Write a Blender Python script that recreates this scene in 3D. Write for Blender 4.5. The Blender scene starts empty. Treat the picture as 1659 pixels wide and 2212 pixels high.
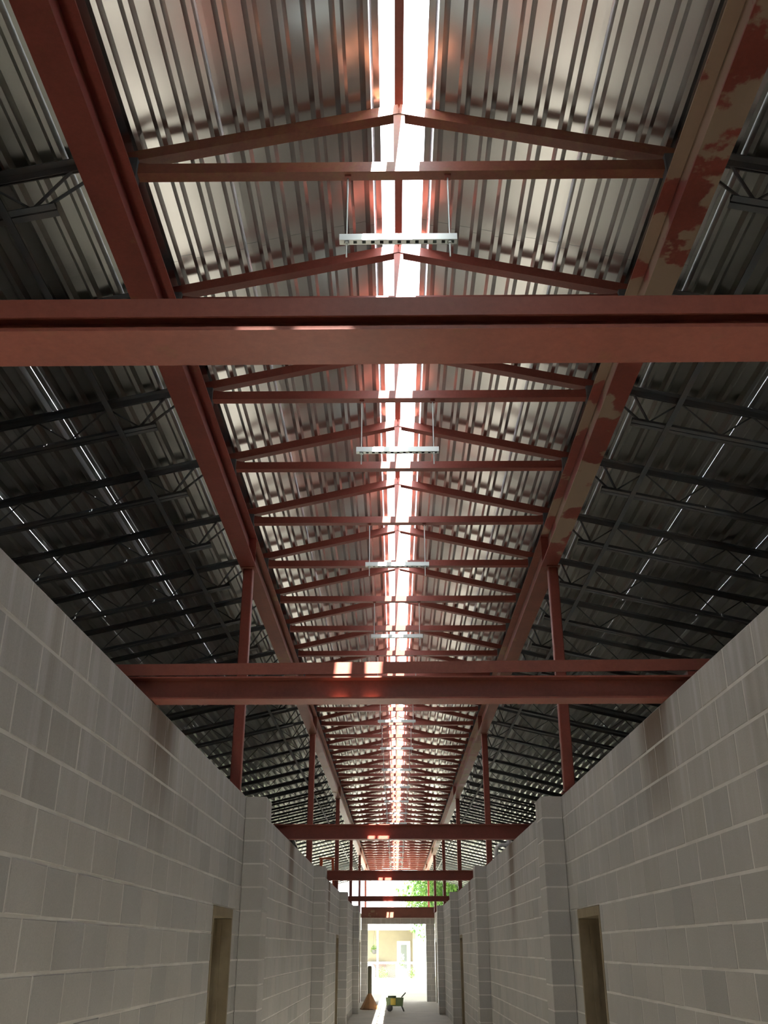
import bpy, bmesh, math, random
from mathutils import Vector, Matrix, Euler
random.seed(7)
SC = bpy.context.scene
R = math.radians
EYE = 1.92
# ---------------------------------------------------------------- camera
cam_d = bpy.data.cameras.new('camera'); cam = bpy.data.objects.new('camera', cam_d)
SC.collection.objects.link(cam); SC.camera = cam
cam_d.sensor_fit = 'HORIZONTAL'; cam_d.sensor_width = 36.0; cam_d.lens = 36.0*2080/1659
cam_d.clip_end = 600; cam_d.clip_start = 0.05
cam.location = (0, 0, EYE); cam.rotation_euler = (R(90+24.4), 0, R(0.65))
# ---------------------------------------------------------------- world, sun, exposure
w = bpy.data.worlds.new('sky'); SC.world = w; w.use_nodes = True
nt = w.node_tree; nt.nodes.clear()
sk = nt.nodes.new('ShaderNodeTexSky'); sk.sky_type = 'HOSEK_WILKIE'; sk.turbidity = 6.0
sk.ground_albedo = 0.5; sk.sun_direction = Vector((0.09, -0.53, 1)).normalized()
mixs = nt.nodes.new('ShaderNodeMixRGB'); mixs.inputs[0].default_value = 0.55
mixs.inputs[2].default_value = (1.0, 1.0, 1.0, 1)
bg = nt.nodes.new('ShaderNodeBackground'); wo = nt.nodes.new('ShaderNodeOutputWorld')
nt.links.new(sk.outputs[0], mixs.inputs[1]); nt.links.new(mixs.outputs[0], bg.inputs[0])
bg.inputs[1].default_value = 2.1
nt.links.new(bg.outputs[0], wo.inputs[0])
sun_d = bpy.data.lights.new('sun', 'SUN'); sun = bpy.data.objects.new('sun', sun_d); SC.collection.objects.link(sun)
sun_d.energy = 9.0; sun_d.angle = R(0.53); sun_d.color = (1, .97, .92)
SUN = Vector((-0.0935, 0.54, -1)).normalized()
sun.rotation_euler = SUN.to_track_quat('-Z', 'Y').to_euler()
SC.view_settings.view_transform = 'Standard'; SC.view_settings.look = 'None'
SC.view_settings.gamma = 1.0; SC.view_settings.use_curve_mapping = False
SC.view_settings.exposure = 3.15

# ---------------------------------------------------------------- materials
def mat(name, col, rough=.6, metal=0.0, spec=.5):
    m = bpy.data.materials.new(name); m.use_nodes = True
    b = m.node_tree.nodes['Principled BSDF']
    b.inputs['Base Color'].default_value = (*col, 1); b.inputs['Roughness'].default_value = rough
    b.inputs['Metallic'].default_value = metal; b.inputs['Specular IOR Level'].default_value = spec
    return m
def N(m, t, **kw):
    n = m.node_tree.nodes.new(t)
    for k, v in kw.items(): setattr(n, k, v)
    return n
def L(m, a, b): m.node_tree.links.new(a, b)
def noise(m, scale, detail=4, rough=.55, stretch=(1, 1, 1), coord='world', loc=(0, 0, 0)):
    if coord == 'world':
        g = N(m, 'ShaderNodeNewGeometry'); src = g.outputs['Position']
    else:
        g = N(m, 'ShaderNodeTexCoord'); src = g.outputs['Object']
    mp = N(m, 'ShaderNodeMapping'); mp.inputs['Scale'].default_value = stretch; mp.inputs['Location'].default_value = loc
    L(m, src, mp.inputs[0])
    n = N(m, 'ShaderNodeTexNoise'); n.inputs['Scale'].default_value = scale
    n.inputs['Detail'].default_value = detail; n.inputs['Roughness'].default_value = rough
    L(m, mp.outputs[0], n.inputs['Vector']); return n.outputs['Fac']
def ramp(m, fac, a, b, c0=(0, 0, 0), c1=(1, 1, 1)):
    r = N(m, 'ShaderNodeValToRGB'); r.color_ramp.elements[0].position = a; r.color_ramp.elements[1].position = b
    r.color_ramp.elements[0].color = (*c0, 1); r.color_ramp.elements[1].color = (*c1, 1)
    L(m, fac, r.inputs[0]); return r.outputs[0]
def mix(m, fac, c0, c1, mode='MIX'):
    x = N(m, 'ShaderNodeMixRGB', blend_type=mode)
    for i, c in ((0, fac), (1, c0), (2, c1)):
        if hasattr(c, 'links'): L(m, c, x.inputs[i])
        elif i == 0: x.inputs[0].default_value = c
        else: x.inputs[i].default_value = (*c, 1)
    return x.outputs[0]
def math_(m, op, a, b=None):
    x = N(m, 'ShaderNodeMath', operation=op)
    for i, c in ((0, a), (1, b)):
        if c is None: continue
        if hasattr(c, 'links'): L(m, c, x.inputs[i])
        else: x.inputs[i].default_value = c
    return x.outputs[0]
def bump(m, fac, strength=.3, dist=.01):
    b = N(m, 'ShaderNodeBump'); b.inputs['Strength'].default_value = strength; b.inputs['Distance'].default_value = dist
    L(m, fac, b.inputs['Height']); L(m, b.outputs[0], P(m).inputs['Normal'])
def P(m): return m.node_tree.nodes['Principled BSDF']

def red_mat(name, base=(.30, .070, .048), rust=.62, bare=None, patch=1.6, loc=(0, 0, 0), rough=.42, barecol=(.34, .22, .14)):
    m = mat(name, base, rough)
    f1 = noise(m, 3.0, 5, .6, loc=loc)
    c = mix(m, ramp(m, f1, .35, .75), base, (base[0]*.72, base[1]*.75, base[2]*.75))
    f2 = noise(m, 9.0, 6, .65, loc=loc)
    c = mix(m, ramp(m, f2, rust, rust+.14, (0,)*3, (.7,)*3), c, (.26, .115, .05))
    f3 = noise(m, 45, 3, .7)
    c = mix(m, ramp(m, f3, .3, .8, (.85,)*3, (1.12,)*3), c, c) if False else c
    c = mix(m, .35, c, ramp(m, f3, .3, .7, (.5,)*3, (1,)*3), 'MULTIPLY')
    if bare is not None:
        f = noise(m, patch, 8, .55, loc=loc)
        k = ramp(m, f, bare, bare+.02)
        c = mix(m, k, c, barecol)
        L(m, ramp(m, f, bare, bare+.02, (rough,)*3, (.75,)*3), P(m).inputs['Roughness'])
    L(m, c, P(m).inputs['Base Color']); bump(m, f3, .08, .004)
    return m
M = {}
M['red'] = red_mat('red_oxide_primer')
M['red_rusty'] = red_mat('rusty_red_primer', (.27, .085, .052), rust=.46)
M['red_cross'] = red_mat('red_primer_cross_beam', (.36, .105, .072), rust=.60)
M['red_brown'] = red_mat('brownish_red_primer', (.29, .10, .065), rust=.6, bare=.62, patch=1.3)
M['red_left'] = red_mat('red_primer_few_bare_spots', (.29, .062, .045), bare=.66, patch=2.0, loc=(0, .6, 0))
M['red_patchy'] = red_mat('red_primer_large_bare_patches', (.28, .062, .045), bare=.487, patch=1.7, loc=(.3, 1.1, 0), barecol=(.33, .235, .165))
M['bare'] = red_mat('worn_tan_steel', (.36, .21, .13), rust=.6)

def steel_mat(name, c0, c1, rough, metal=1.0):
    m = mat(name, c0, rough, metal)
    g = N(m, 'ShaderNodeObjectInfo')
    L(m, mix(m, g.outputs['Random'], c0, c1), P(m).inputs['Base Color'])
    return m
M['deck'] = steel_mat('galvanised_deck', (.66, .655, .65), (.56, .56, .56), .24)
M['deck_shaded'] = steel_mat('shade_toned_galvanised_deck', (.50, .51, .48), (.42, .425, .40), .34)  # same galvanised deck; wing shade from the dark rooms darkened into its colour
M['galv'] = steel_mat('galvanised_strut', (.62, .68, .66), (.5, .56, .54), .38, .9)
M['joist'] = mat('dark_grey_joist_paint', (.075, .083, .088), .65, spec=.3)
L(M['joist'], mix(M['joist'], ramp(M['joist'], noise(M['joist'], 5, 4), .4, .7), (.105, .12, .13), (.14, .125, .115)), P(M['joist']).inputs['Base Color'])

def block_mat(name, island):
    m = mat(name, (.4, .39, .36), .88, spec=.3)
    if island:
        g = N(m, 'ShaderNodeNewGeometry'); rnd = g.outputs['Random Per Island']
    else:
        g = N(m, 'ShaderNodeObjectInfo'); rnd = g.outputs['Random']
    c = ramp(m, rnd, 0, 1, (.485, .465, .42), (.53, .51, .47))
    e = c.node.color_ramp.elements.new(.06); e.color = (.42, .41, .385, 1)
    e = c.node.color_ramp.elements.new(.12); e.color = (.47, .46, .435, 1)
    f = noise(m, 130, 3, .7)
    c = mix(m, .5, c, ramp(m, f, .3, .7, (.72,)*3, (1,)*3), 'MULTIPLY')
    f2 = noise(m, 1.3, 5, .6)
    c = mix(m, .5, c, ramp(m, f2, .3, .7, (.78, .77, .74), (1, 1, 1)), 'MULTIPLY')
    # vertical streaks run down from the wall head
    f3 = noise(m, 1.0, 4, .6, stretch=(7, 7, .35))
    gz = N(m, 'ShaderNodeNewGeometry'); sx = N(m, 'ShaderNodeSeparateXYZ'); L(m, gz.outputs['Position'], sx.inputs[0])
    top = N(m, 'ShaderNodeMapRange'); L(m, sx.outputs[2], top.inputs[0])
    top.inputs[1].default_value = 2.2; top.inputs[2].default_value = 3.25
    k = math_(m, 'MULTIPLY', ramp(m, f3, .5, .68), top.outputs[0])
    c = mix(m, math_(m, 'MULTIPLY', k, .55), c, (.66, .66, .68))
    k2 = ramp(m, noise(m, 1.0, 4, .6, stretch=(5, 5, .3), loc=(5, 3, 0)), .56, .7)
    c = mix(m, math_(m, 'MULTIPLY', math_(m, 'MULTIPLY', k2, top.outputs[0]), .5), c, (.26, .22, .17))
    # brown rust stains on the wall under the bearings of the cross beams
    for (yy, dep) in ((5.95, .75), (14.0, 1.5), (22.2, 1.5)):
        d = math_(m, 'ABSOLUTE', math_(m, 'SUBTRACT', sx.outputs[1], yy))
        mr = N(m, 'ShaderNodeMapRange'); L(m, d, mr.inputs[0]); mr.inputs[1].default_value = .46; mr.inputs[2].default_value = .16
        mz = N(m, 'ShaderNodeMapRange'); L(m, sx.outputs[2], mz.inputs[0]); mz.inputs[1].default_value = 3.25-dep; mz.inputs[2].default_value = 3.2
        kk = math_(m, 'MULTIPLY', mr.outputs[0], mz.outputs[0])
        kk = math_(m, 'MULTIPLY', kk, ramp(m, noise(m, 2.5, 4, .6, stretch=(2, 2, .6)), .15, .45))
        c = mix(m, math_(m, 'MULTIPLY', kk, .95), c, (.15, .105, .07))
    L(m, c, P(m).inputs['Base Color']); bump(m, f, .25, .003)
    return m
M['block'] = block_mat('concrete_block', False)
M['block_far'] = block_mat('concrete_block_far', True)
M['mortar'] = mat('mortar', (.62, .60, .55), .9)
L(M['mortar'], mix(M['mortar'], ramp(M['mortar'], noise(M['mortar'], 4, 5), .3, .7), (.72, .70, .65), (.57, .555, .51)), P(M['mortar']).inputs['Base Color'])
def simple(name, a, b, scale=4, rough=.8, bs=.2, metal=0):
    m = mat(name, a, rough, metal); f = noise(m, scale, 5, .6)
    L(m, mix(m, ramp(m, f, .35, .7), a, b), P(m).inputs['Base Color'])
    if bs: bump(m, f, bs, .01)
    return m
M['concrete'] = simple('concrete_floor', (.43, .405, .345), (.35, .33, .28), 1.6, .75)
M['wood'] = simple('pine_buck', (.30, .24, .145), (.2, .155, .09), 3, .7)
M['sand'] = simple('pale_sandy_yard', (.40, .38, .31), (.33, .34, .24), .4, .9)
M['grass'] = simple('dry_lawn', (.42, .46, .22), (.55, .55, .35), .6, .9)
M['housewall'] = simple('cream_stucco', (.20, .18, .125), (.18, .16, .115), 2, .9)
M['white'] = simple('white_paint', (.85, .85, .82), (.8, .8, .77), 3, .5, 0)
M['roofing'] = simple('pale_roofing', (.6, .58, .54), (.5, .48, .45), 3, .8)
M['darkwood'] = simple('dark_red_wood', (.16, .07, .05), (.1, .05, .04), 4, .7)
M['glass'] = mat('door_glass', (.22, .25, .24), .08); P(M['glass']).inputs['Metallic'].default_value = .3
M['wire'] = mat('galvanised_wire', (.35, .36, .36), .45, .8)
M['black'] = mat('dark_iron', (.05, .05, .05), .5)
M['orange'] = simple('orange_brown_plastic', (.33, .16, .06), (.24, .13, .06), 4, .5, 0)
M['ladder'] = mat('orange_fibreglass', (.75, .14, .05), .4)
M['green_m'] = simple('green_machine_paint', (.16, .22, .10), (.10, .14, .07), 6, .45, 0)
M['yellow'] = mat('yellow_machine_paint', (.55, .42, .07), .4)
M['olive'] = mat('dark_olive_post', (.12, .11, .07), .6)
M['pvc'] = mat('white_pvc', (.8, .8, .78), .3)
M['sheet'] = simple('white_plastic_sheet', (.72, .73, .70), (.55, .56, .52), 8, .4, .3)
M['bark'] = simple('bark', (.18, .13, .09), (.10, .075, .05), 8, .9)
def leafmat(name, c, c2):
    m = mat(name, c, .5)
    g = N(m, 'ShaderNodeNewGeometry')
    col = mix(m, g.outputs['Random Per Island'], c, c2)
    L(m, col, P(m).inputs['Base Color'])
    tr = N(m, 'ShaderNodeBsdfTranslucent'); L(m, col, tr.inputs[0])
    ms = N(m, 'ShaderNodeMixShader'); ms.inputs[0].default_value = .4
    L(m, P(m).outputs[0], ms.inputs[1]); L(m, tr.outputs[0], ms.inputs[2])
    L(m, ms.outputs[0], m.node_tree.nodes['Material Output'].inputs[0]); return m
M['leaf'] = leafmat('leaves', (.055, .14, .03), (.14, .26, .05))
M['flower'] = mat('white_petals', (.8, .8, .75), .6)

# ---------------------------------------------------------------- helpers
class MB:
    def __init__(s): s.v = []; s.f = []
    def add(s, vs, fs):
        o = len(s.v); s.v += [tuple(p) for p in vs]; s.f += [tuple(i+o for i in f) for f in fs]; return s
    def box(s, x0, x1, y0, y1, z0, z1, T=None):
        vs = [(x, y, z) for z in (z0, z1) for y in (y0, y1) for x in (x0, x1)]
        if T: vs = [T @ Vector(p) for p in vs]
        return s.add(vs, [(0, 2, 3, 1), (4, 5, 7, 6), (0, 1, 5, 4), (2, 6, 7, 3), (0, 4, 6, 2), (1, 3, 7, 5)])
    def prism(s, prof, A, B, U, V, caps=True):
        """closed profile (u,v) swept from A to B along frame U,V"""
        A, B, U, V = map(Vector, (A, B, U, V)); n = len(prof)
        vs = [A+U*u+V*v for u, v in prof]+[B+U*u+V*v for u, v in prof]
        fs = [(i, (i+1) % n, n+(i+1) % n, n+i) for i in range(n)]
        if caps: fs += [tuple(range(n))[::-1], tuple(range(n, 2*n))]
        return s.add(vs, fs)
    def bar(s, A, B, w, h, up=(0, 0, 1)):
        A, B = Vector(A), Vector(B); d = (B-A).normalized(); up = Vector(up)
        if abs(d.dot(up)) > .98: up = Vector((0, 1, 0))
        U = d.cross(up).normalized(); V = U.cross(d).normalized()
        return s.prism([(-w/2, -h/2), (w/2, -h/2), (w/2, h/2), (-w/2, h/2)], A, B, U, V)
    def rod(s, A, B, r, n=8, r2=None):
        A, B = Vector(A), Vector(B); d = (B-A).normalized(); up = Vector((0, 0, 1))
        if abs(d.dot(up)) > .98: up = Vector((0, 1, 0))
        U = d.cross(up).normalized(); V = U.cross(d).normalized(); r2 = r if r2 is None else r2
        c = [(math.cos(2*math.pi*i/n), math.sin(2*math.pi*i/n)) for i in range(n)]
        vs = [A+U*a*r+V*b*r for a, b in c]+[B+U*a*r2+V*b*r2 for a, b in c]
        return s.add(vs, [(i, (i+1) % n, n+(i+1) % n, n+i) for i in range(n)]+[tuple(range(n))[::-1], tuple(range(n, 2*n))])
    def lathe(s, c, pr, n=20):
        o = Vector(c); vs = []; fs = []
        for r, z in pr:
            vs += [o+Vector((r*math.cos(2*math.pi*i/n), r*math.sin(2*math.pi*i/n), z)) for i in range(n)]
        for k in range(len(pr)-1):
            fs += [(k*n+i, k*n+(i+1) % n, (k+1)*n+(i+1) % n, (k+1)*n+i) for i in range(n)]
        fs += [tuple(range(n))[::-1], tuple(range((len(pr)-1)*n, len(pr)*n))]
        return s.add(vs, fs)
    def mesh(s, name, m):
        me = bpy.data.meshes.new(name); me.from_pydata(s.v, [], s.f); me.materials.append(m)
        bm = bmesh.new(); bm.from_mesh(me); bmesh.ops.recalc_face_normals(bm, faces=bm.faces); bm.to_mesh(me); bm.free()
        return me
    def build(s, name, m, parent=None, loc=None): return link(name, s.mesh(name, m), parent, loc)
def link(name, me, parent=None, loc=None):
    o = bpy.data.objects.new(name, me); SC.collection.objects.link(o)
    if parent is not None:
        o.parent = parent
        if loc is None: loc = -(parent.location) if parent.parent is None else Vector((0, 0, 0))
    if loc is not None: o.location = loc
    return o
def tag(o, label=None, cat=None, group=None, kind=None):
    if label: o['label'] = label
    if cat: o['category'] = cat
    if group: o['group'] = group
    if kind: o['kind'] = kind
    return o
def empty(name, loc=(0, 0, 0), **kw):
    o = bpy.data.objects.new(name, None); SC.collection.objects.link(o); o.location = loc
    o.empty_display_size = .1; tag(o, **kw); return o
def copy_tree(o, parent=None):
    c = o.copy(); SC.collection.objects.link(c); c.parent = parent
    for ch in list(o.children): copy_tree(ch, c)
    return c
ORD = ['first', 'second', 'third', 'fourth', 'fifth', 'sixth', 'seventh', 'eighth', 'ninth', 'tenth', 'eleventh', 'twelfth']

# ---------------------------------------------------------------- roof geometry constants (heights above the eye)
XR = .04; SL = .23; HR0 = 4.44
def hR(x): return EYE+HR0-SL*abs(x-XR)          # centre line of rafters and joist top chords
CO = 1/math.sqrt(1+SL*SL); SI = SL*CO
ZT = 3.2512                                     # wall head, 16 courses
Y0, Y1 = -7.1, 60.6
XWALL = {-1: -1.427, 1: 1.584}; TH = .19
XG = {-1: -1.513, 1: 1.603}
SIDE = {-1: 'left', 1: 'right'}
PIL = [9.5, 17.95, 26.4, 34.85]
YEND = 43.0

# ---------------------------------------------------------------- floor, ground
o = MB().box(-7.4, 7.5, -7.2, 44.2, -.15, 0).build('floor', M['concrete']); tag(o, 'smooth grey concrete slab floor of the corridor and side rooms', kind='structure')
o = MB().box(-150, 150, -80, 220, -.6, -.16).build('ground', M['sand']); tag(o, 'pale sunlit sandy yard around the building', kind='structure')

# ---------------------------------------------------------------- block walls
CR = .2032; BL = .4064; J = .012
_cache = {}
def block_mesh(l, h, d, m):
    key = (round(l, 3), round(h, 3), round(d, 3), m.name)
    if key in _cache: return _cache[key]
    c = .004
    b = MB(); hx, hy, hz = d/2, l/2, h/2            # local x = wall thickness, y = along the wall
    vs = []
    for x, i in ((-hx, c), (-hx+c, 0), (hx-c, 0), (hx, c)):
        vs += [(x, -hy+i, -hz+i), (x, hy-i, -hz+i), (x, hy-i, hz-i), (x, -hy+i, hz-i)]
    fs = [(0, 1, 2, 3), (12, 15, 14, 13)]
    for k in range(3):
        for i in range(4): fs.append((4*k+i, 4*k+(i+1) % 4, 4*k+4+(i+1) % 4, 4*k+4+i))
    b.add(vs, fs); me = b.mesh('block', m); _cache[key] = me; return me
def courses(a, b, rows, openings, off=0.0):
    """blocks (c0,c1,row) in running bond between a and b, with openings (o0,o1,ztop)"""
    out = []
    for r in range(rows):
        st = a-(BL/2 if r % 2 else 0)+off
        while st > a: st -= BL
        zc = (r+.5)*CR
        x = st
        while x < b-.001:
            segs = [(max(x, a), min(x+BL, b))]
            for (o0, o1, zt) in openings:
                if zc < zt:
                    ns = []
                    for s0, s1 in segs:
                        if s1 <= o0 or s0 >= o1: ns.append((s0, s1)); continue
                        if s0 < o0: ns.append((s0, o0))
                        if s1 > o1: ns.append((o1, s1))
                    segs = ns
            for s0, s1 in segs:
                if s1-s0 > .03: out.append((s0, s1, r))
            x += BL
    return out
def wall(name, label, axis, face, thick, a, b, rows, openings, part_test, off=0.0):
    """axis 'y': wall in the YZ plane from x=face to face+thick"""
    mid = face+thick/2; T = abs(thick)
    loc = (mid, (a+b)/2, 0) if axis == 'y' else ((a+b)/2, mid, 0)
    root = empty(name, loc, label=label, kind='structure')
    mo = MB()
    zs = [(a, b)]
    ops = sorted(openings)
    # mortar body, cut round the openings
    cur = a; H = rows*CR; rec = .0025
    cols = []
    for (o0, o1, zt) in ops:
        cols.append((cur, o0, 0, H)); cols.append((o0, o1, zt, H)); cur = o1
    cols.append((cur, b, 0, H))
    for (c0, c1, z0, z1) in cols:
        if c1-c0 < .01: continue
        if axis == 'y': mo.box(mid-T/2+rec, mid+T/2-rec, c0+.001, c1-.001, z0, z1-.006)
        else: mo.box(c0+.001, c1-.001, mid-T/2+rec, mid+T/2-rec, z0, z1-.006)
    mo.build('mortar', M['mortar'], root)
    stuff = MB()
    rnd = random.Random(name+str(a))
    for (s0, s1, r) in courses(a, b, rows, openings, off):
        l = s1-s0-J; h = CR-J; zc = (r+.5)*CR; yc = (s0+s1)/2
        if part_test(s0, s1, r):
            me = block_mesh(l, h, T, M['block'])
            o = bpy.data.objects.new('block', me); SC.collection.objects.link(o); o.parent = root
            dp = rnd.uniform(-.0015, .0015)
            if axis == 'y': o.location = (dp, yc-loc[1], zc)
            else: o.location = (yc-loc[0], dp, zc); o.rotation_euler = (0, 0, R(90))
        else:
            me = block_mesh(l, h, T, M['block'])
            if axis == 'y': vs = [(v.co.x+mid, v.co.y+yc, v.co.z+zc) for v in me.vertices]
            else: vs = [(v.co.y+yc, v.co.x+mid, v.co.z+zc) for v in me.vertices]
            stuff.add(vs, [tuple(p.vertices) for p in me.polygons])
    if stuff.v:
        o = stuff.build('block_work', M['block_far'], root); o['kind'] = 'stuff'
    return root
SEG = [(-6.9, PIL[0]), (PIL[0], PIL[1]), (PIL[1], PIL[2]), (PIL[2], PIL[3]), (PIL[3], YEND)]
DOORS = {0: (8.12, 9.10), 2: (25.1, 26.08), 4: (41.3, 42.3)}
door_n = 0
segword = ['nearest stretch, beside the viewer', 'second stretch, past the first pilaster', 'third stretch, past the second pilaster',
           'fourth stretch, past the third pilaster', 'last stretch, running up to the end wall']
for sd in (-1, 1):
    for k, (a, b) in enumerate(SEG):
        ops = [(*DOORS[k], 11*CR)] if k in DOORS else []
        if k == 0: test = lambda s0, s1, r: s1 > 2.8 and r >= 5
        elif k == 1: test = lambda s0, s1, r: r >= 3
        else: test = lambda s0, s1, r: False
        wall('wall_'+SIDE[sd], f'{SIDE[sd]} grey concrete block corridor wall, '+segword[k], 'y', XWALL[sd], sd*TH, a, b, 16, ops, test, off=.11 if sd < 0 else .27)
        if k in DOORS:
            door_n += 1
            d0, d1 = DOORS[k]; zt = 11*CR
            x0 = XWALL[sd]; xa, xb = sorted((x0-sd*.003, x0+sd*(TH+.003)))
            far = {0: 'near the viewer', 2: 'halfway down the corridor', 4: 'at the far end of the corridor'}[k]
            root = empty(f'door_{door_n}', (x0+sd*TH/2, (d0+d1)/2, 0), label=f'open doorway with tan wooden frame in the {SIDE[sd]} wall {far}', kind='structure')
            MB().box(xa, xb, d0+.002, d1-.002, zt-.075, zt-.003).build('head_board', M['wood'], root)
            for e in (0, 1):
                y = d0+.002 if e == 0 else d1-.047
                mb = MB().box(xa, xb, y, y+.045, 0, zt-.077)
                ys = y+.045 if e == 0 else y-.012
                mb.box(x0+sd*.10-.02, x0+sd*.10+.02, ys, ys+.012, 0, zt-.08)
                mb.build('jamb', M['wood'], root)
# end wall with the doorway out
OX0, OX1, OZ = -1.15, 1.225, 14*CR
wall('wall_back', 'block end wall with the bright doorway out to the yard', 'x', YEND, .19, XWALL[-1]+.002, XWALL[1]-.002, 16, [(OX0, OX1, OZ)], lambda s0, s1, r: True)
# pilasters
for sd in (-1, 1):
    for k, y in enumerate(PIL):
        f = XWALL[sd]; dx = -sd*.20
        xa, xb = sorted((f-sd*.001, f+dx))
        root = empty('pilaster', ((xa+xb)/2, y+.2, 0), label=f'concrete block pilaster on the {SIDE[sd]} wall, {ORD[k]} from the viewer', cat='pilaster', group='block pilasters along the corridor')
        MB().box(xa+.004, xb-.004, y+.004, y+.396, 0, ZT-.008).build('mortar', M['mortar'], root)
        for r in range(16):
            h = CR-.014; zc = (r+.5)*CR
            me = block_mesh(.40-.002, h, .199, M['block'])
            o = bpy.data.objects.new('block', me); SC.collection.objects.link(o); o.parent = root; o.location = (random.uniform(-.001, .001), random.uniform(-.001, .001), zc)
# outer shell of the side rooms
for sd in (-1, 1):
    xo = sd*7.2
    zt = hR(xo)+.0
    o = MB().box(min(xo, xo+sd*.2), max(xo, xo+sd*.2), -7.1, 43.2, 0, zt-.06).build('wall_outer_'+SIDE[sd], M['block_far']); tag(o, f'outer side wall beyond the {SIDE[sd]} rooms', kind='structure')
    for nm, yy, xi, h0, h1, tx in (('wall_front_', -7.1, XWALL[sd]-sd*.35, None, 0, 'gable wall behind the viewer'), ('wall_end_', 43.01, XWALL[sd]+sd*(TH+.01), ZT, 0, 'end wall of the side rooms')):
        xe = xo-sd*.002
        za = hR(xi)-.06 if h0 is None else h0; zb = hR(xe)-.06 if h0 is None else h0
        o = MB().prism([(xi, 0), (xe, 0), (xe, zb), (xi, za)], (0, yy, 0), (0, yy+.18, 0), (1, 0, 0), (0, 0, 1)).build(nm+SIDE[sd], M['block_far'])
        tag(o, f'{tx}, {SIDE[sd]} side', kind='structure')
    xi = sd*4.4
    o = MB().prism([(xi, ZT), (xe, ZT), (xe, hR(xe)-.06), (xi, hR(xi)-.06)], (0, 42.45, 0), (0, 42.63, 0), (1, 0, 0), (0, 0, 1)).build('wall_end_light_block_'+SIDE[sd], M['block_far'])  # added out-of-view wall that keeps gable daylight out of the wings
    tag(o, f'added unseen wall blocking daylight above the end wall of the {SIDE[sd]} side rooms', kind='structure')
xa, xb = XWALL[-1]+.352, XWALL[1]-.352
o = MB().prism([(xa, 0), (xb, 0), (xb, hR(xb)-.06), (XR, hR(XR)-.06), (xa, hR(xa)-.06)], (0, -7.1, 0), (0, -6.92, 0), (1, 0, 0), (0, 0, 1)).build('wall_front_light_block', M['block_far'])  # added unseen wall, keeps rear daylight off the pilaster fronts
tag(o, 'added unseen wall behind the viewer, closing the corridor to rear daylight', kind='structure')

# ---------------------------------------------------------------- roof deck panels
PWX = .865; ND = 6; PW = PWX/CO; PITCH = PW/ND
def panel_mesh(sd, width, length, lap=0.0, mt='deck'):
    m = MB(); pts = []
    sc = width/PW; p = PITCH*sc
    for i in range(ND):
        s = i*p
        pts += [(s, .038), (s+p*.25, .038), (s+p*.42, 0), (s+p*.60, 0), (s+p*.77, .038)]
    pts.append((width+lap, .038 if lap <= 0 else .0365))
    n = len(pts); vs = []
    for y in (0, length):
        for (s, h) in pts:
            # down-slope direction (sd*CO,0,-SI), outward normal (sd*SI,0,CO)
            vs.append((sd*(s*CO+h*SI), y, -s*SI+h*CO))
    # stiffening crease in the middle of wide flats is left to the sheet itself
    m.add(vs, [(i, i+1, n+i+1, n+i) for i in range(n-1)])
    return m.mesh('deck_panel', M[mt])
RIDGE = {-1: -.062, 1: .187}
for sd in (-1, 1):
    root = empty('ceiling', (sd*3.6, 30, hR(3.6)), label=f'corrugated galvanised steel roof deck, {SIDE[sd]} slope', kind='structure')
    base = panel_mesh(sd, PW, 6.16, .012); dull = panel_mesh(sd, PW, 6.16, .012, 'deck_shaded'); slit = panel_mesh(sd, PW-.0022, 6.16, 0, 'deck_shaded')
    fine = panel_mesh(sd, PW-.0004, 6.16, 0, 'deck_shaded')
    row = 0; y = Y0
    while y < Y1-.5:
        for k in range(9):
            x = RIDGE[sd]+sd*PWX*k
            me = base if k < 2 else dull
            # panel k ends at edge k+1; daylight shows at the side laps three and four panels down
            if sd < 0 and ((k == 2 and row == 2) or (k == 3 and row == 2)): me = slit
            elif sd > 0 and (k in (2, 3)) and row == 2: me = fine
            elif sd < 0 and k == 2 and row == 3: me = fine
            z = hR(x)+.036
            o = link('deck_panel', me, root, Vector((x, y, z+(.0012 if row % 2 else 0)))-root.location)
        row += 1; y += 6.1

# ridge bar running down the open ridge slot
o = MB().bar((XR, Y0, EYE+HR0+.075), (XR, Y1, EYE+HR0+.075), .05, .03).build('ridge_bar', M['red']); tag(o, 'thin red steel bar running along the middle of the open ridge slot', 'ridge bar')

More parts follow.
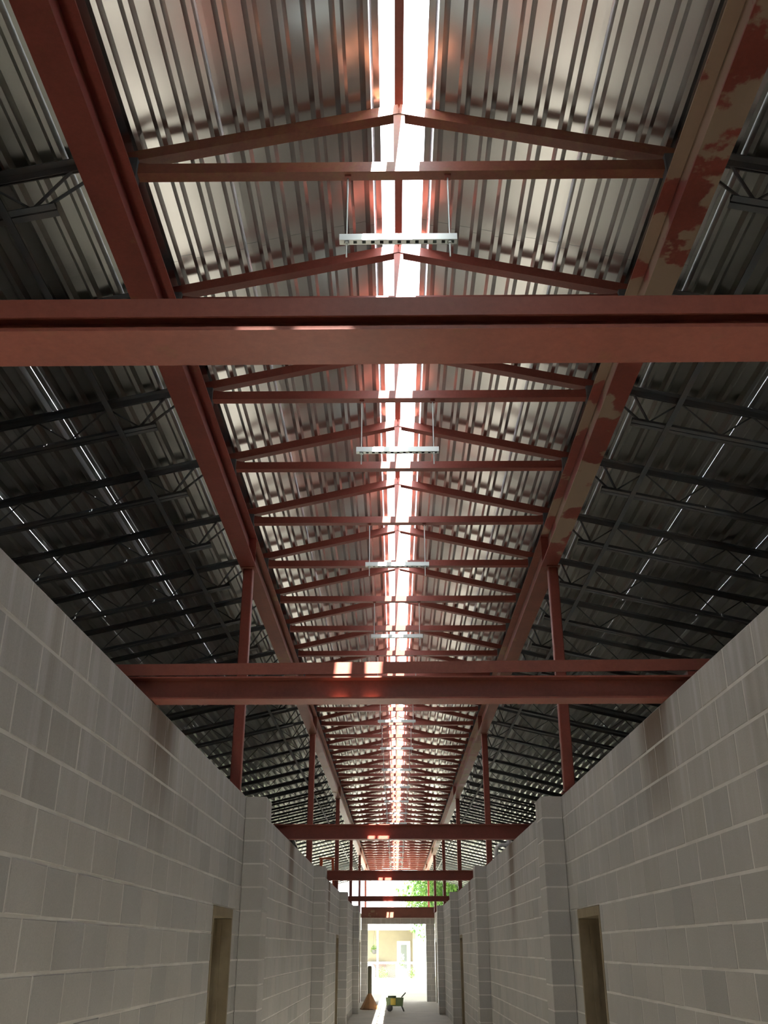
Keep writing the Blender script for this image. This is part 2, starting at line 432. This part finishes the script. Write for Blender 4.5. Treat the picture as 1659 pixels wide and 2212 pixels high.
# ---------------------------------------------------------------- roof trusses and joists
TY = [2.937+1.22*k for k in range(-8, 47)]
TY = [t for t in TY if t < 60]
def make_truss(m):
    root = empty('roof_truss', (0, 0, EYE+3.965))
    Z = EYE
    def L2(A, B, name, mm, up=(0, 0, 1)):
        a = .07; t = .008
        prof = [(-a/2, -a/2), (a/2, -a/2), (a/2, -a/2+t), (-a/2+t, -a/2+t), (-a/2+t, a/2), (-a/2, a/2)]
        A, B = Vector(A), Vector(B); d = (B-A).normalized()
        V = Vector((-d.z, 0, d.x)); 
        if V.z < 0: V = -V
        return MB().prism(prof, A, B, (0, 1, 0), V).build(name, mm, root)
    L2((-1.60, 0, Z+4.0), (1.71, 0, Z+4.0), 'bottom_chord', m)
    L2((-1.60, .0, hR(-1.60)), (XR, .0, hR(XR)), 'rafter', m)
    L2((XR, .0, hR(XR)), (1.71, .0, hR(1.71)), 'rafter', m)
    MB().box(XR-.032, XR+.032, -.03, .03, Z+4.03, hR(XR)+.0).build('king_post', m, root)
    for q, xa, xb in ((-1, -1.598, -1.30), (1, 1.708, 1.40)):
        MB().prism([(xa, Z+3.975), (xb, Z+3.975), (xb, Z+4.03), (xa, hR(xa)+.02)] if q < 0 else [(xb, Z+3.975), (xa, Z+3.975), (xa, hR(xa)+.02), (xb, Z+4.03)], (0, -.026, 0), (0, -.020, 0), (1, 0, 0), (0, 0, 1)).build('heel_gusset', m, root)
    for sx, x in ((-1, -1.513), (1, 1.603)):
        MB().box(x-.06, x+.06, -.045, .045, Z+3.911, Z+3.966).build('seat_plate', m, root)
    return root
tr_rusty = make_truss(M['red_rusty']); tr_red = make_truss(M['red'])
def make_joist(sd):
    """open-web bar joist lying on the girder and running down the slope to the outer wall"""
    xg = XG[sd]+sd*.05; xe = sd*7.25
    root = empty('bar_joist', (XG[sd], 0, EYE+3.9))
    d = Vector((sd*CO, 0, -SI)); n = Vector((sd*SI, 0, CO))
    def at(x, h): return Vector((x, 0, hR(x)+h))
    for name, a, b, h in (('top_chord', XG[sd]+sd*.035, xe, 0), ('bottom_chord', sd*1.86, sd*6.9, -.262)):
        m = MB()
        for q in (-1, 1):
            prof = [(q*.006, -.02), (q*.05, -.02), (q*.05, -.014), (q*.011, -.014), (q*.011, .024), (q*.006, .024)]
            if h == 0: prof = [(u, -v) for u, v in prof]; prof = [(q*.006, -.026), (q*.012, -.026), (q*.012, .018), (q*.055, .018), (q*.055, .024), (q*.006, .024)]
            m.prism(prof, at(a, h), at(b, h), (0, 1, 0), n)
        m.build(name, M['joist'], root)
    MB().box(XG[sd]-.08, XG[sd]+.08, -.04, .04, EYE+3.912, hR(XG[sd])-.024+.0).build('joist_seat', M['joist'], root)
    MB().rod(at(XG[sd]+sd*.09, -.03), at(sd*1.92, -.25), .010, 6).build('end_bar', M['joist'], root)
    MB().rod(at(XG[sd]+sd*.30, -.02), at(sd*1.99, -.25), .010, 6).build('end_bar', M['joist'], root)
    m = MB(); x = 1.99; up = True
    while x < 6.7:
        x2 = x+.27
        m.rod(at(sd*x, -.25 if up else -.02), at(sd*x2, -.02 if up else -.25), .0065, 6)
        x = x2; up = not up
    m.build('web', M['joist'], root)
    return root
jo = {-1: make_joist(-1), 1: make_joist(1)}
vis = [t for t in TY if t > 2.9]
CYL = [9.36, 17.82, 26.25, 34.7, 43.1, 51.7]
def place(t, lst=None):
    """where a repeat stands, counted from the nearest column pair"""
    lst = lst or TY
    if t < 2: return ORD[min(11, len([q for q in lst if q < 2 and q > t]))]+' one behind the viewer'
    j = len([c for c in CYL if c < t])
    if j == 0: return ORD[len([q for q in lst if 2.95 < q <= t])-1 if t > 2.95 else 0]+(' from the viewer' if t > 2.95 else ' one right overhead')
    return ORD[len([q for q in lst if CYL[j-1] < q < t])]+f' past the {ORD[j-1]} column pair'
for i, t in enumerate(TY):
    k = vis.index(t) if t in vis else None
    r = copy_tree(tr_rusty if k in (0, 1) else tr_red); r.location.y = t
    if k == 1: lab = 'rust-streaked red steel roof truss, nearest in the picture, above the front cross beam'
    elif k == 2: lab = 'red steel roof truss whose lower half hides behind the nearest cross beam'
    else: lab = 'red steel roof truss, '+place(t)
    tag(r, lab, 'truss', 'roof trusses over the corridor')
    for sd in (-1, 1):
        r = copy_tree(jo[sd]); r.location.y = t-.02
        lab = f'dark bar joist under the {SIDE[sd]} roof wing, '+place(t)
        tag(r, lab, 'joist', f'bar joists under the {SIDE[sd]} roof wing')
for o in (tr_rusty, tr_red, jo[-1], jo[1]):
    for c in list(o.children): bpy.data.objects.remove(c)
    bpy.data.objects.remove(o)
# bridging lines tied across the joists' bottom chords
for sd in (-1, 1):
    for xb, nm in ((2.12, 'inner'), (4.6, 'outer')):
        x = sd*xb
        o = MB().bar((x, TY[0], hR(x)-.262-.026), (x, TY[-1], hR(x)-.262-.026), .045, .008).build('joist_bridging', M['joist'])
        tag(o, f'long dark steel bridging strip under the joists of the {SIDE[sd]} wing, {nm} line', 'bridging')

# ---------------------------------------------------------------- girders
def ibeam(b, D, tf, tw):
    return [(-b/2, 0), (b/2, 0), (b/2, tf), (tw/2, tf), (tw/2, D-tf), (b/2, D-tf), (b/2, D), (-b/2, D), (-b/2, D-tf), (-tw/2, D-tf), (-tw/2, tf), (-b/2, tf)]
GP = [Y0, 9.33, 17.78, 26.2, 34.7, 43.1, 51.6, Y1]
for sd in (-1, 1):
    for k in range(len(GP)-1):
        a, b = GP[k]+.004, GP[k+1]-.004
        if sd < 0: m = M['red_left'] if k == 0 else M['red_brown']
        else: m = M['red_patchy'] if k == 0 else (M['red_brown'] if k % 2 else M['red_patchy'])
        x = XG[sd]
        root = empty('roof_girder', (x, a, EYE+3.6))
        look = ('red-primed with a few bare spots' if k == 0 else 'brownish red') if sd < 0 else ('red with large bare tan patches' if k == 0 else 'brownish red blotched with tan')
        where = ['span nearest the viewer', 'second span', 'third span', 'fourth span', 'fifth span', 'sixth span', 'last span'][k]
        tag(root, f'{look} I-girder, {SIDE[sd]} side, {where}', 'girder', 'long roof girders above the corridor walls')
        MB().prism(ibeam(.165, .31, .012, .009), (x, a, EYE+3.6), (x, b, EYE+3.6), (1, 0, 0), (0, 0, 1)).build('beam', m, root)
        if k < len(GP)-2:
            # stiffener plates and splice plate over the column
            for q in (-1, 1):
                MB().box(x+q*.0065, x+q*.080, b-.09, b-.08, EYE+3.613, EYE+3.897).build('stiffener', m, root)

# ---------------------------------------------------------------- columns
CY = [9.36, 17.82, 26.25, 34.7, 43.1, 51.7]
for sd in (-1, 1):
    for k, y in enumerate(CY):
        x = XG[sd] if sd < 0 else 1.640
        z0 = ZT if k < 5 else -.16
        root = empty('steel_column', (x, y, z0), label=f'slender red square steel column standing on the {SIDE[sd]} wall, {ORD[k]} from the viewer' if k < 5 else f'far red square steel column in the yard carrying the {SIDE[sd]} roof end', cat='column', group='red steel columns under the girders')
        b = .05; c = .008
        pr = [(-b+c, -b), (b-c, -b), (b, -b+c), (b, b-c), (b-c, b), (-b+c, b), (-b, b-c), (-b, -b+c)]
        MB().prism(pr, (x, y, z0+.012), (x, y, EYE+3.588), (1, 0, 0), (0, 1, 0)).build('shaft', M['red'], root)
        MB().box(x-.068, x+.068, y-.085, y+.085, EYE+3.588, EYE+3.6).build('cap_plate', M['red_brown'], root)
        MB().box(x-.07, x+.07, y-.07, y+.07, z0+.0005, z0+.012).build('base_plate', M['red'], root)

# ---------------------------------------------------------------- cross beams on the wall heads
XL, XRR = XWALL[-1]-TH-.12, XWALL[1]+TH+.12
def cross(y, b, D, label, m):
    root = empty('cross_beam', (XL, y, ZT))
    tag(root, label, 'beam', 'red cross beams resting on both corridor walls')
    MB().prism(ibeam(b, D, .010, .008), (XL, y, ZT+.001), (XRR, y, ZT+.001), (0, 1, 0), (0, 0, 1)).build('beam', m, root)
    return root
c1 = cross(1.966, .15, .080, 'wide flat red cross beam, nearest the viewer, spanning the whole picture', M['red_cross'])
MB().prism([(0, 0), (.006, 0), (.006, .046), (.15, .046), (.15, .052), (0, .052)], (XL, 1.889, ZT+.039), (XRR, 1.889, ZT+.039), (0, 1, 0), (0, 0, 1)).build('top_angle', M['red_cross'], c1)
c2 = cross(5.65, .15, .135, 'second red cross beam with a slightly skewed steel angle on top and sunlit spots', M['red_cross'])
m = MB()
za = ZT+.138
n = 12
prof = [(0, 0), (.075, 0), (.075, .07), (.067, .07), (.067, .008), (0, .008)]
A = (XL+.02, 5.57, za); B = (XRR-.02, 5.60, za+.034)
m = MB().prism([(.0, 0), (.008, 0), (.008, .062), (.08, .062), (.08, .07), (0, .07)], A, B, (0, 1, 0), (0, 0, 1)); m.build('top_angle', M['red_cross'], c2)
m = MB().box(XRR-.16, XRR-.06, 5.60, 5.71, ZT+.1365, za+.028); m.build('shim', M['red'], c2)
cross(13.55, .15, .19, 'third red cross beam, just below the far bright ridge specks', M['red'])
cross(22.05, .15, .20, 'fourth red cross beam, in front of the sky and tree', M['red'])
cross(32.0, .15, .15, 'fifth thin red cross beam, in front of the bright sky', M['red'])
root = empty('lintel_beam', (0, 42.86, ZT-.17), label='deep dark red lintel beam over the far doorway', cat='beam')
MB().prism(ibeam(.2, .40, .014, .01), (XWALL[-1]+.004, 42.86, ZT-.17), (XWALL[1]-.004, 42.86, ZT-.17), (0, 1, 0), (0, 0, 1)).build('beam', M['red_brown'], root)

# ---------------------------------------------------------------- hanging struts on rods
def make_trapeze():
    root = empty('hanging_strut', (.03, 0, EYE+3.50))
    Z = EYE
    zb = 3.50; x0, x1 = -.29, .35; a = .041; t = .003
    m = MB().prism([(-a/2, 0), (-a/2, a), (a/2, a), (a/2, 0), (a/2-.009, 0), (a/2-.009, t), (a/2-t, t), (a/2-t, a-t), (-a/2+t, a-t), (-a/2+t, t), (-a/2+.009, t), (-a/2+.009, 0)],
                   (x0, 0, Z+zb), (x1, 0, Z+zb), (0, 1, 0), (0, 0, 1)).build('channel', M['galv'], root)
    # bottom web of the strut with slots: short straps between the slots
    k = MB(); x = x0
    while x < x1-.01:
        k.box(x, min(x+.028, x1), -a/2+.009, a/2-.009, Z+zb, Z+zb+.003); x += .048
    k.build('slot_strap', M['galv'], root)
    for x in (-.25, .31):
        MB().rod((x, 0, Z+zb-.10), (x, 0, Z+3.965), .0048, 6).build('threaded_rod', M['galv'], root)
        MB().rod((x, 0, Z+zb-.012), (x, 0, Z+zb-.0005), .014, 6).build('nut', M['galv'], root)
        MB().box(x-.018, x+.018, -.018, .018, Z+3.95, Z+3.9645).build('beam_clamp', M['red'], root)
    return root
tp = make_trapeze()
for i, k in enumerate(range(1, len(vis), 2)):
    r = tp if i == 0 else copy_tree(tp)
    r.location.y = vis[k]+.005
    if i == 0: lab = 'slotted galvanised strut on two threaded rods, largest and nearest, under the ridge slot'
    else: lab = 'galvanised strut on two rods under the ridge, '+place(vis[k], vis[1::2])
    tag(r, lab, 'hanging strut', 'trapeze struts hanging under the ridge')

# ---------------------------------------------------------------- small things on the wall heads
def tube(pts, r, n=10):
    m = MB()
    for a, b in zip(pts[:-1], pts[1:]): m.rod(a, b, r, n)
    return m
px, py = 1.68, 17.0
pts = [Vector((px, py, ZT)), Vector((px, py, ZT+.16))]+[Vector((px, py, ZT+.16))+Vector((.09*(1-math.cos(a)), 0, .09*math.sin(a))) for a in [R(15*i) for i in range(1, 7)]]+[Vector((px+.16, py, ZT+.25)), Vector((px+.22, py, ZT+.28)), Vector((px+.24, py, ZT+.42))]
root = empty('drain_pipe', (px, py, ZT), label='white bent plastic pipe standing on the right wall head before the second pilaster', cat='pipe')
tube(pts, .032, 12).build('pipe', M['pvc'], root)
MB().rod((px, py, ZT+.10), (px, py, ZT+.17), .04, 12).build('coupling', M['pvc'], root)
root = MB()
rs = random.Random(3)
nx, ny = 8, 10; vs = []
for j in range(ny+1):
    for i in range(nx+1):
        u, v = i/nx, j/ny
        x = -1.425-.18*u+.012*rs.uniform(-1, 1); z = ZT+.012+(.20*(1-v*v)*(math.sin(u*3.0)*.75+.25))+rs.uniform(0, .02)*(1 if 0 < j < ny else 0)
        vs.append((x, 14.0+.9*v, z))
fs = [(j*(nx+1)+i, j*(nx+1)+i+1, (j+1)*(nx+1)+i+1, (j+1)*(nx+1)+i) for j in range(ny) for i in range(nx)]
root.add(vs, fs); o = root.build('plastic_sheet', M['sheet']); tag(o, 'crumpled white plastic sheet heaped on the left wall head past the third cross beam', 'plastic sheet')
sm = o.modifiers.new('thickness', 'SOLIDIFY'); sm.thickness = .006
# stepladder in the left side room, only its top shows above the wall
lx, ly, lt = -1.95, 29.0, 4.25
root = empty('stepladder', (lx, ly, 0), label='orange stepladder top rising above the left wall in the distance', cat='ladder')
for q in (-1, 1):
    MB().bar((lx+q*.42, ly-.1, 0), (lx+q*.16, ly, lt), .07, .03, (0, 1, 0)).build('rail', M['ladder'], root)
    MB().bar((lx+q*.40, ly+1.6, 0), (lx+q*.15, ly+.12, lt), .05, .03, (0, 1, 0)).build('rear_leg', M['ladder'], root)
for i in range(1, 13):
    u = i/13; hw = .42-.26*u
    MB().box(lx-hw, lx+hw, ly-.1+.1*u-.03, ly-.1+.1*u+.05, lt*u-.012, lt*u+.012).build('rung', M['galv'], root)
MB().box(lx-.22, lx+.22, ly-.06, ly+.18, lt-.01, lt+.03).build('top_cap', M['ladder'], root)

# ---------------------------------------------------------------- things on the floor by the far doorway
px, py = -.93, 37.6
root = empty('floor_post', (px, py, 0), label='dark upright post in a flared orange-brown base left of the far doorway', cat='post')
MB().lathe((px, py, 0), [(.33, 0), (.34, .03), (.30, .06), (.17, .30), (.075, .47), (.07, .50)], 8).build('base', M['orange'], root)
MB().lathe((px, py, 0), [(.072, .50), (.072, 1.32), (.06, 1.36), (.02, 1.37)], 12).build('shaft', M['olive'], root)
gx, gy = -.02, 36.6
root = empty('portable_machine', (gx, gy, 0), label='small green and yellow portable machine on legs beside the sunlit streak', cat='machine')
T = Matrix.Translation((gx, gy, 0))
b = MB()
b.add([T @ Vector(p) for p in [(-.30, -.2, .16), (.24, -.2, .16), (.24, .2, .16), (-.30, .2, .16), (-.34, -.24, .42), (.27, -.24, .42), (.27, .24, .42), (-.34, .24, .42)]],
      [(0, 3, 2, 1), (4, 5, 6, 7), (0, 1, 5, 4), (1, 2, 6, 5), (2, 3, 7, 6), (3, 0, 4, 7)])
b.build('body', M['green_m'], root)
MB().box(-.17, .0, -.26, -.222, .20, .40, T).build('side_panel', M['yellow'], root)
MB().box(-.26, .02, -.14, .14, .421, .47, T).build('tank', M['green_m'], root)
for q in (-1, 1):
    MB().bar(T @ Vector((.20, q*.17, .17)), T @ Vector((.28, q*.2, 0)), .035, .035).build('leg', M['black'], root)
    MB().rod(T @ Vector((-.2, q*.21-.02, .10)), T @ Vector((-.2, q*.21+.02, .10)), .10, 16).build('wheel', M['black'], root)
    MB().rod(T @ Vector((.2, q*.2, .42)), T @ Vector((.34, q*.2, .56)), .012, 8).build('handle', M['black'], root)

# ---------------------------------------------------------------- house across the yard
HY = 80.0; G = -.16
hx0, hx1 = -9, 9
root = empty('house', (0, HY, G), label='cream and white house with a shaded porch seen through the far doorway', cat='house')
m = MB().box(hx0, 1.25, HY, HY+.2, G, 3.2).box(1.25, hx1, HY-2.4, HY-2.2, G, 3.2).box(1.25, 1.45, HY-2.2, HY, G, 3.2); m.build('wall', M['housewall'], root)
m = MB().box(1.452, hx1, HY-2.43, HY-2.402, .1, 3.18); m.build('siding', M['white'], root)
MB().box(hx0, 1.24, HY-2.5, HY-.002, G, G+.12).build('porch_floor', M['concrete'], root)
MB().box(hx0-.4, hx1+.4, HY-2.75, HY-2.65, 3.2, 3.5).build('fascia', M['white'], root)
MB().box(hx0-.4, hx1+.4, HY-2.65, HY+6, 3.202, 3.27).build('soffit', M['white'], root)
m = MB().add([(hx0-.4, HY-2.75, 3.5), (hx1+.4, HY-2.75, 3.5), (hx1+.4, HY+6, 3.5), (hx0-.4, HY+6, 3.5), (hx0-.4, HY+1.6, 4.3), (hx1+.4, HY+1.6, 4.3)],
             [(0, 1, 5, 4), (2, 3, 4, 5), (0, 4, 3), (1, 2, 5), (0, 3, 2, 1)]); m.build('roof', M['roofing'], root)
for x in (-6.8, -4.2, -1.35):
    MB().box(x-.06, x+.06, HY-2.45, HY-2.33, G+.12, 3.2).build('porch_post', M['white'], root)
d = MB().box(.08, 1.08, HY-.05, HY-.002, G+.12, 2.45).build('house_door', M['white'], root)
pn = MB().box(.36, .82, HY-.062, HY-.051, .55, 2.2).build('pane', M['glass'], d)
MB().rod((1.0, HY-.05, 1.05), (1.0, HY-.11, 1.05), .03, 10).build('door_knob', M['black'], d)
# porch contents
root = empty('bench', (-1.7, HY-.6, G+.12), label='dark red wooden slatted bench against the porch wall', cat='bench')
for i in range(3): MB().box(-2.5, -.75, HY-.75+.14*i, HY-.64+.14*i, .45, .49).build('seat_slat', M['darkwood'], root)
for i in range(3): MB().box(-2.5, -.75, HY-.33, HY-.29, .6+.16*i, .72+.16*i).build('back_slat', M['darkwood'], root)
for x in (-2.45, -.85):
    for y in (-.72, -.34): MB().box(x, x+.06, HY+y, HY+y+.06, G+.12, .45 if y < -.5 else 1.05).build('leg', M['darkwood'], root)
hb = Vector((-1.6, HY-1.5, 1.9))
root = empty('hanging_basket', hb, label='dark hanging plant basket on long cords under the porch roof', cat='hanging basket')
MB().lathe(hb-Vector((0, 0, .35)), [(.05, 0), (.2, .1), (.26, .28), (.27, .3)], 12).build('basket', M['black'], root)
for a in range(3):
    e = Vector((.25*math.cos(a*2.1), .25*math.sin(a*2.1), -.06))
    MB().rod(hb+e, Vector((hb.x, hb.y, 3.2)), .008, 5).build('cord', M['black'], root)
def leaves(m, c, r, n, s, rs, sq=(1, 1, 1)):
    for _ in range(n):
        d = Vector((rs.gauss(0, 1), rs.gauss(0, 1), rs.gauss(0, 1))).normalized()*r*(rs.random()**.4)
        p = Vector(c)+Vector((d.x*sq[0], d.y*sq[1], d.z*sq[2]))
        e = Euler((rs.uniform(0, 6), rs.uniform(0, 6), rs.uniform(0, 6))).to_matrix()
        k = s*rs.uniform(.6, 1.3)
        m.add([p+e @ Vector(q) for q in ((-k, 0, 0), (0, -k*.4, .1*k), (k, 0, 0), (0, k*.4, .1*k))], [(0, 1, 2, 3)])
    return m
rs = random.Random(11)
o = leaves(MB(), (0, 0, 0), .3, 130, .07, rs).build('foliage', M['leaf'], root, Vector((0, 0, -.02))); o['kind'] = 'stuff'
# white rail fence with wire mesh in front of the porch
FY = HY-3.4
root = empty('fence', (0, FY, G), label='low wire mesh fence with white top rail in front of the porch', cat='fence')
MB().box(-9, 1.5, FY-.04, FY+.04, .92, 1.06).build('top_rail', M['white'], root)
for x in (-8.9, -6.2, -3.7, -1.38, .02, 1.42): MB().rod((x, FY, G), (x, FY, .92), .045, 8).build('post', M['white'], root)
m = MB(); x = -8.9
while x < 1.4:
    for s in (-1, 1):
        a = Vector((x, FY+.05, G+.05)); bb = Vector((x+s*.95, FY+.05, .9))
        m.rod(a, bb, .004, 3)
    x += .11
o = m.build('wire_mesh', M['wire'], root); o['kind'] = 'stuff'
# planter urn
ux, uy = .32, FY-1.0
root = empty('urn_planter', (ux, uy, G), label='big white urn planter with white flowers before the house door', cat='planter')
MB().lathe((ux, uy, G), [(.16, 0), (.17, .05), (.12, .1), (.22, .22), (.29, .42), (.25, .62), (.15, .82), (.14, .9), (.19, .96), (.18, .97)], 24).build('urn', M['white'], root)
o = leaves(MB(), (ux, uy, .98), .3, 140, .07, rs, (1, 1, 1.2)).build('foliage', M['leaf'], root); o['kind'] = 'stuff'
o = leaves(MB(), (ux, uy, 1.35), .26, 60, .06, rs, (1, 1, 1.2)).build('flowers', M['flower'], root); o['kind'] = 'stuff'
# white box-like utility cabinet left of the dark post
root = empty('utility_tank', (-1.75, 66, G), label='white rounded tank in the yard left of the porch post', cat='tank')
MB().lathe((-1.75, 66, G), [(.42, 0), (.45, .05), (.45, 1.0), (.36, 1.15), (.15, 1.22), (.02, 1.23)], 20).build('shell', M['white'], root)
MB().lathe((-1.75, 66, G), [(.10, 1.2), (.10, 1.28), (.08, 1.3)], 12).build('lid', M['white'], root)
for i, (x, y, r) in enumerate([(-.95, FY-.6, .4), (1.15, FY-.6, .38), (-2.6, FY-.5, .5)]):
    root = empty('shrub', (x, y, G), label=['green shrub against the wire fence left of the white urn', 'green shrub by the fence right of the white urn', 'green shrub at the fence behind the white tank'][i], cat='shrub')
    MB().rod((x, y, G), (x, y, G+.35), .02, 6).build('stem', M['bark'], root)
    o = leaves(MB(), (x, y, G+.1+r), r, 260, .06, rs).build('foliage', M['leaf'], root); o['kind'] = 'stuff'
# trees
def tree(x, y, h, cr, label, seed, droop=True, nb=14):
    rs = random.Random(seed)
    root = empty('tree', (x, y, G), label=label, cat='tree')
    MB().rod((x, y, G), (x+.1, y, h*.45), .24, 10, .17).build('trunk', M['bark'], root)
    fm = MB(); bm_ = MB()
    for i in range(nb):
        a = i*2.4+rs.uniform(-.3, .3); el = rs.uniform(.1, 1.1)
        ln = cr*rs.uniform(.6, 1.05)
        p0 = Vector((x+.1, y, h*rs.uniform(.3, .45))); p1 = p0+Vector((math.cos(a)*math.cos(el), math.sin(a)*math.cos(el), math.sin(el)))*ln
        bm_.rod(p0, p1, .08, 6, .03)
        for j in range(7):
            c = p0.lerp(p1, rs.uniform(.45, 1.1))+Vector((rs.uniform(-1, 1), rs.uniform(-1, 1), rs.uniform(-.6, .8)))*cr*.22
            leaves(fm, c, cr*.24, 110, .17, rs, (1, 1, .8))
            if droop:
                leaves(fm, c-Vector((0, 0, cr*.26)), cr*.13, 36, .15, rs, (.7, .7, 1.8))
    bm_.build('branches', M['bark'], root)
    o = fm.build('foliage', M['leaf'], root); o['kind'] = 'stuff'
    return root
tree(5.3, 68.5, 10.0, 5.2, 'large leafy green tree behind the building, right of the open sky', 5, nb=34)
tree(18.5, 74, 9, 5.2, 'second leafy tree further right behind the building', 8)
tree(-19, 90, 8, 4.2, 'leafy tree far left behind the building', 9)
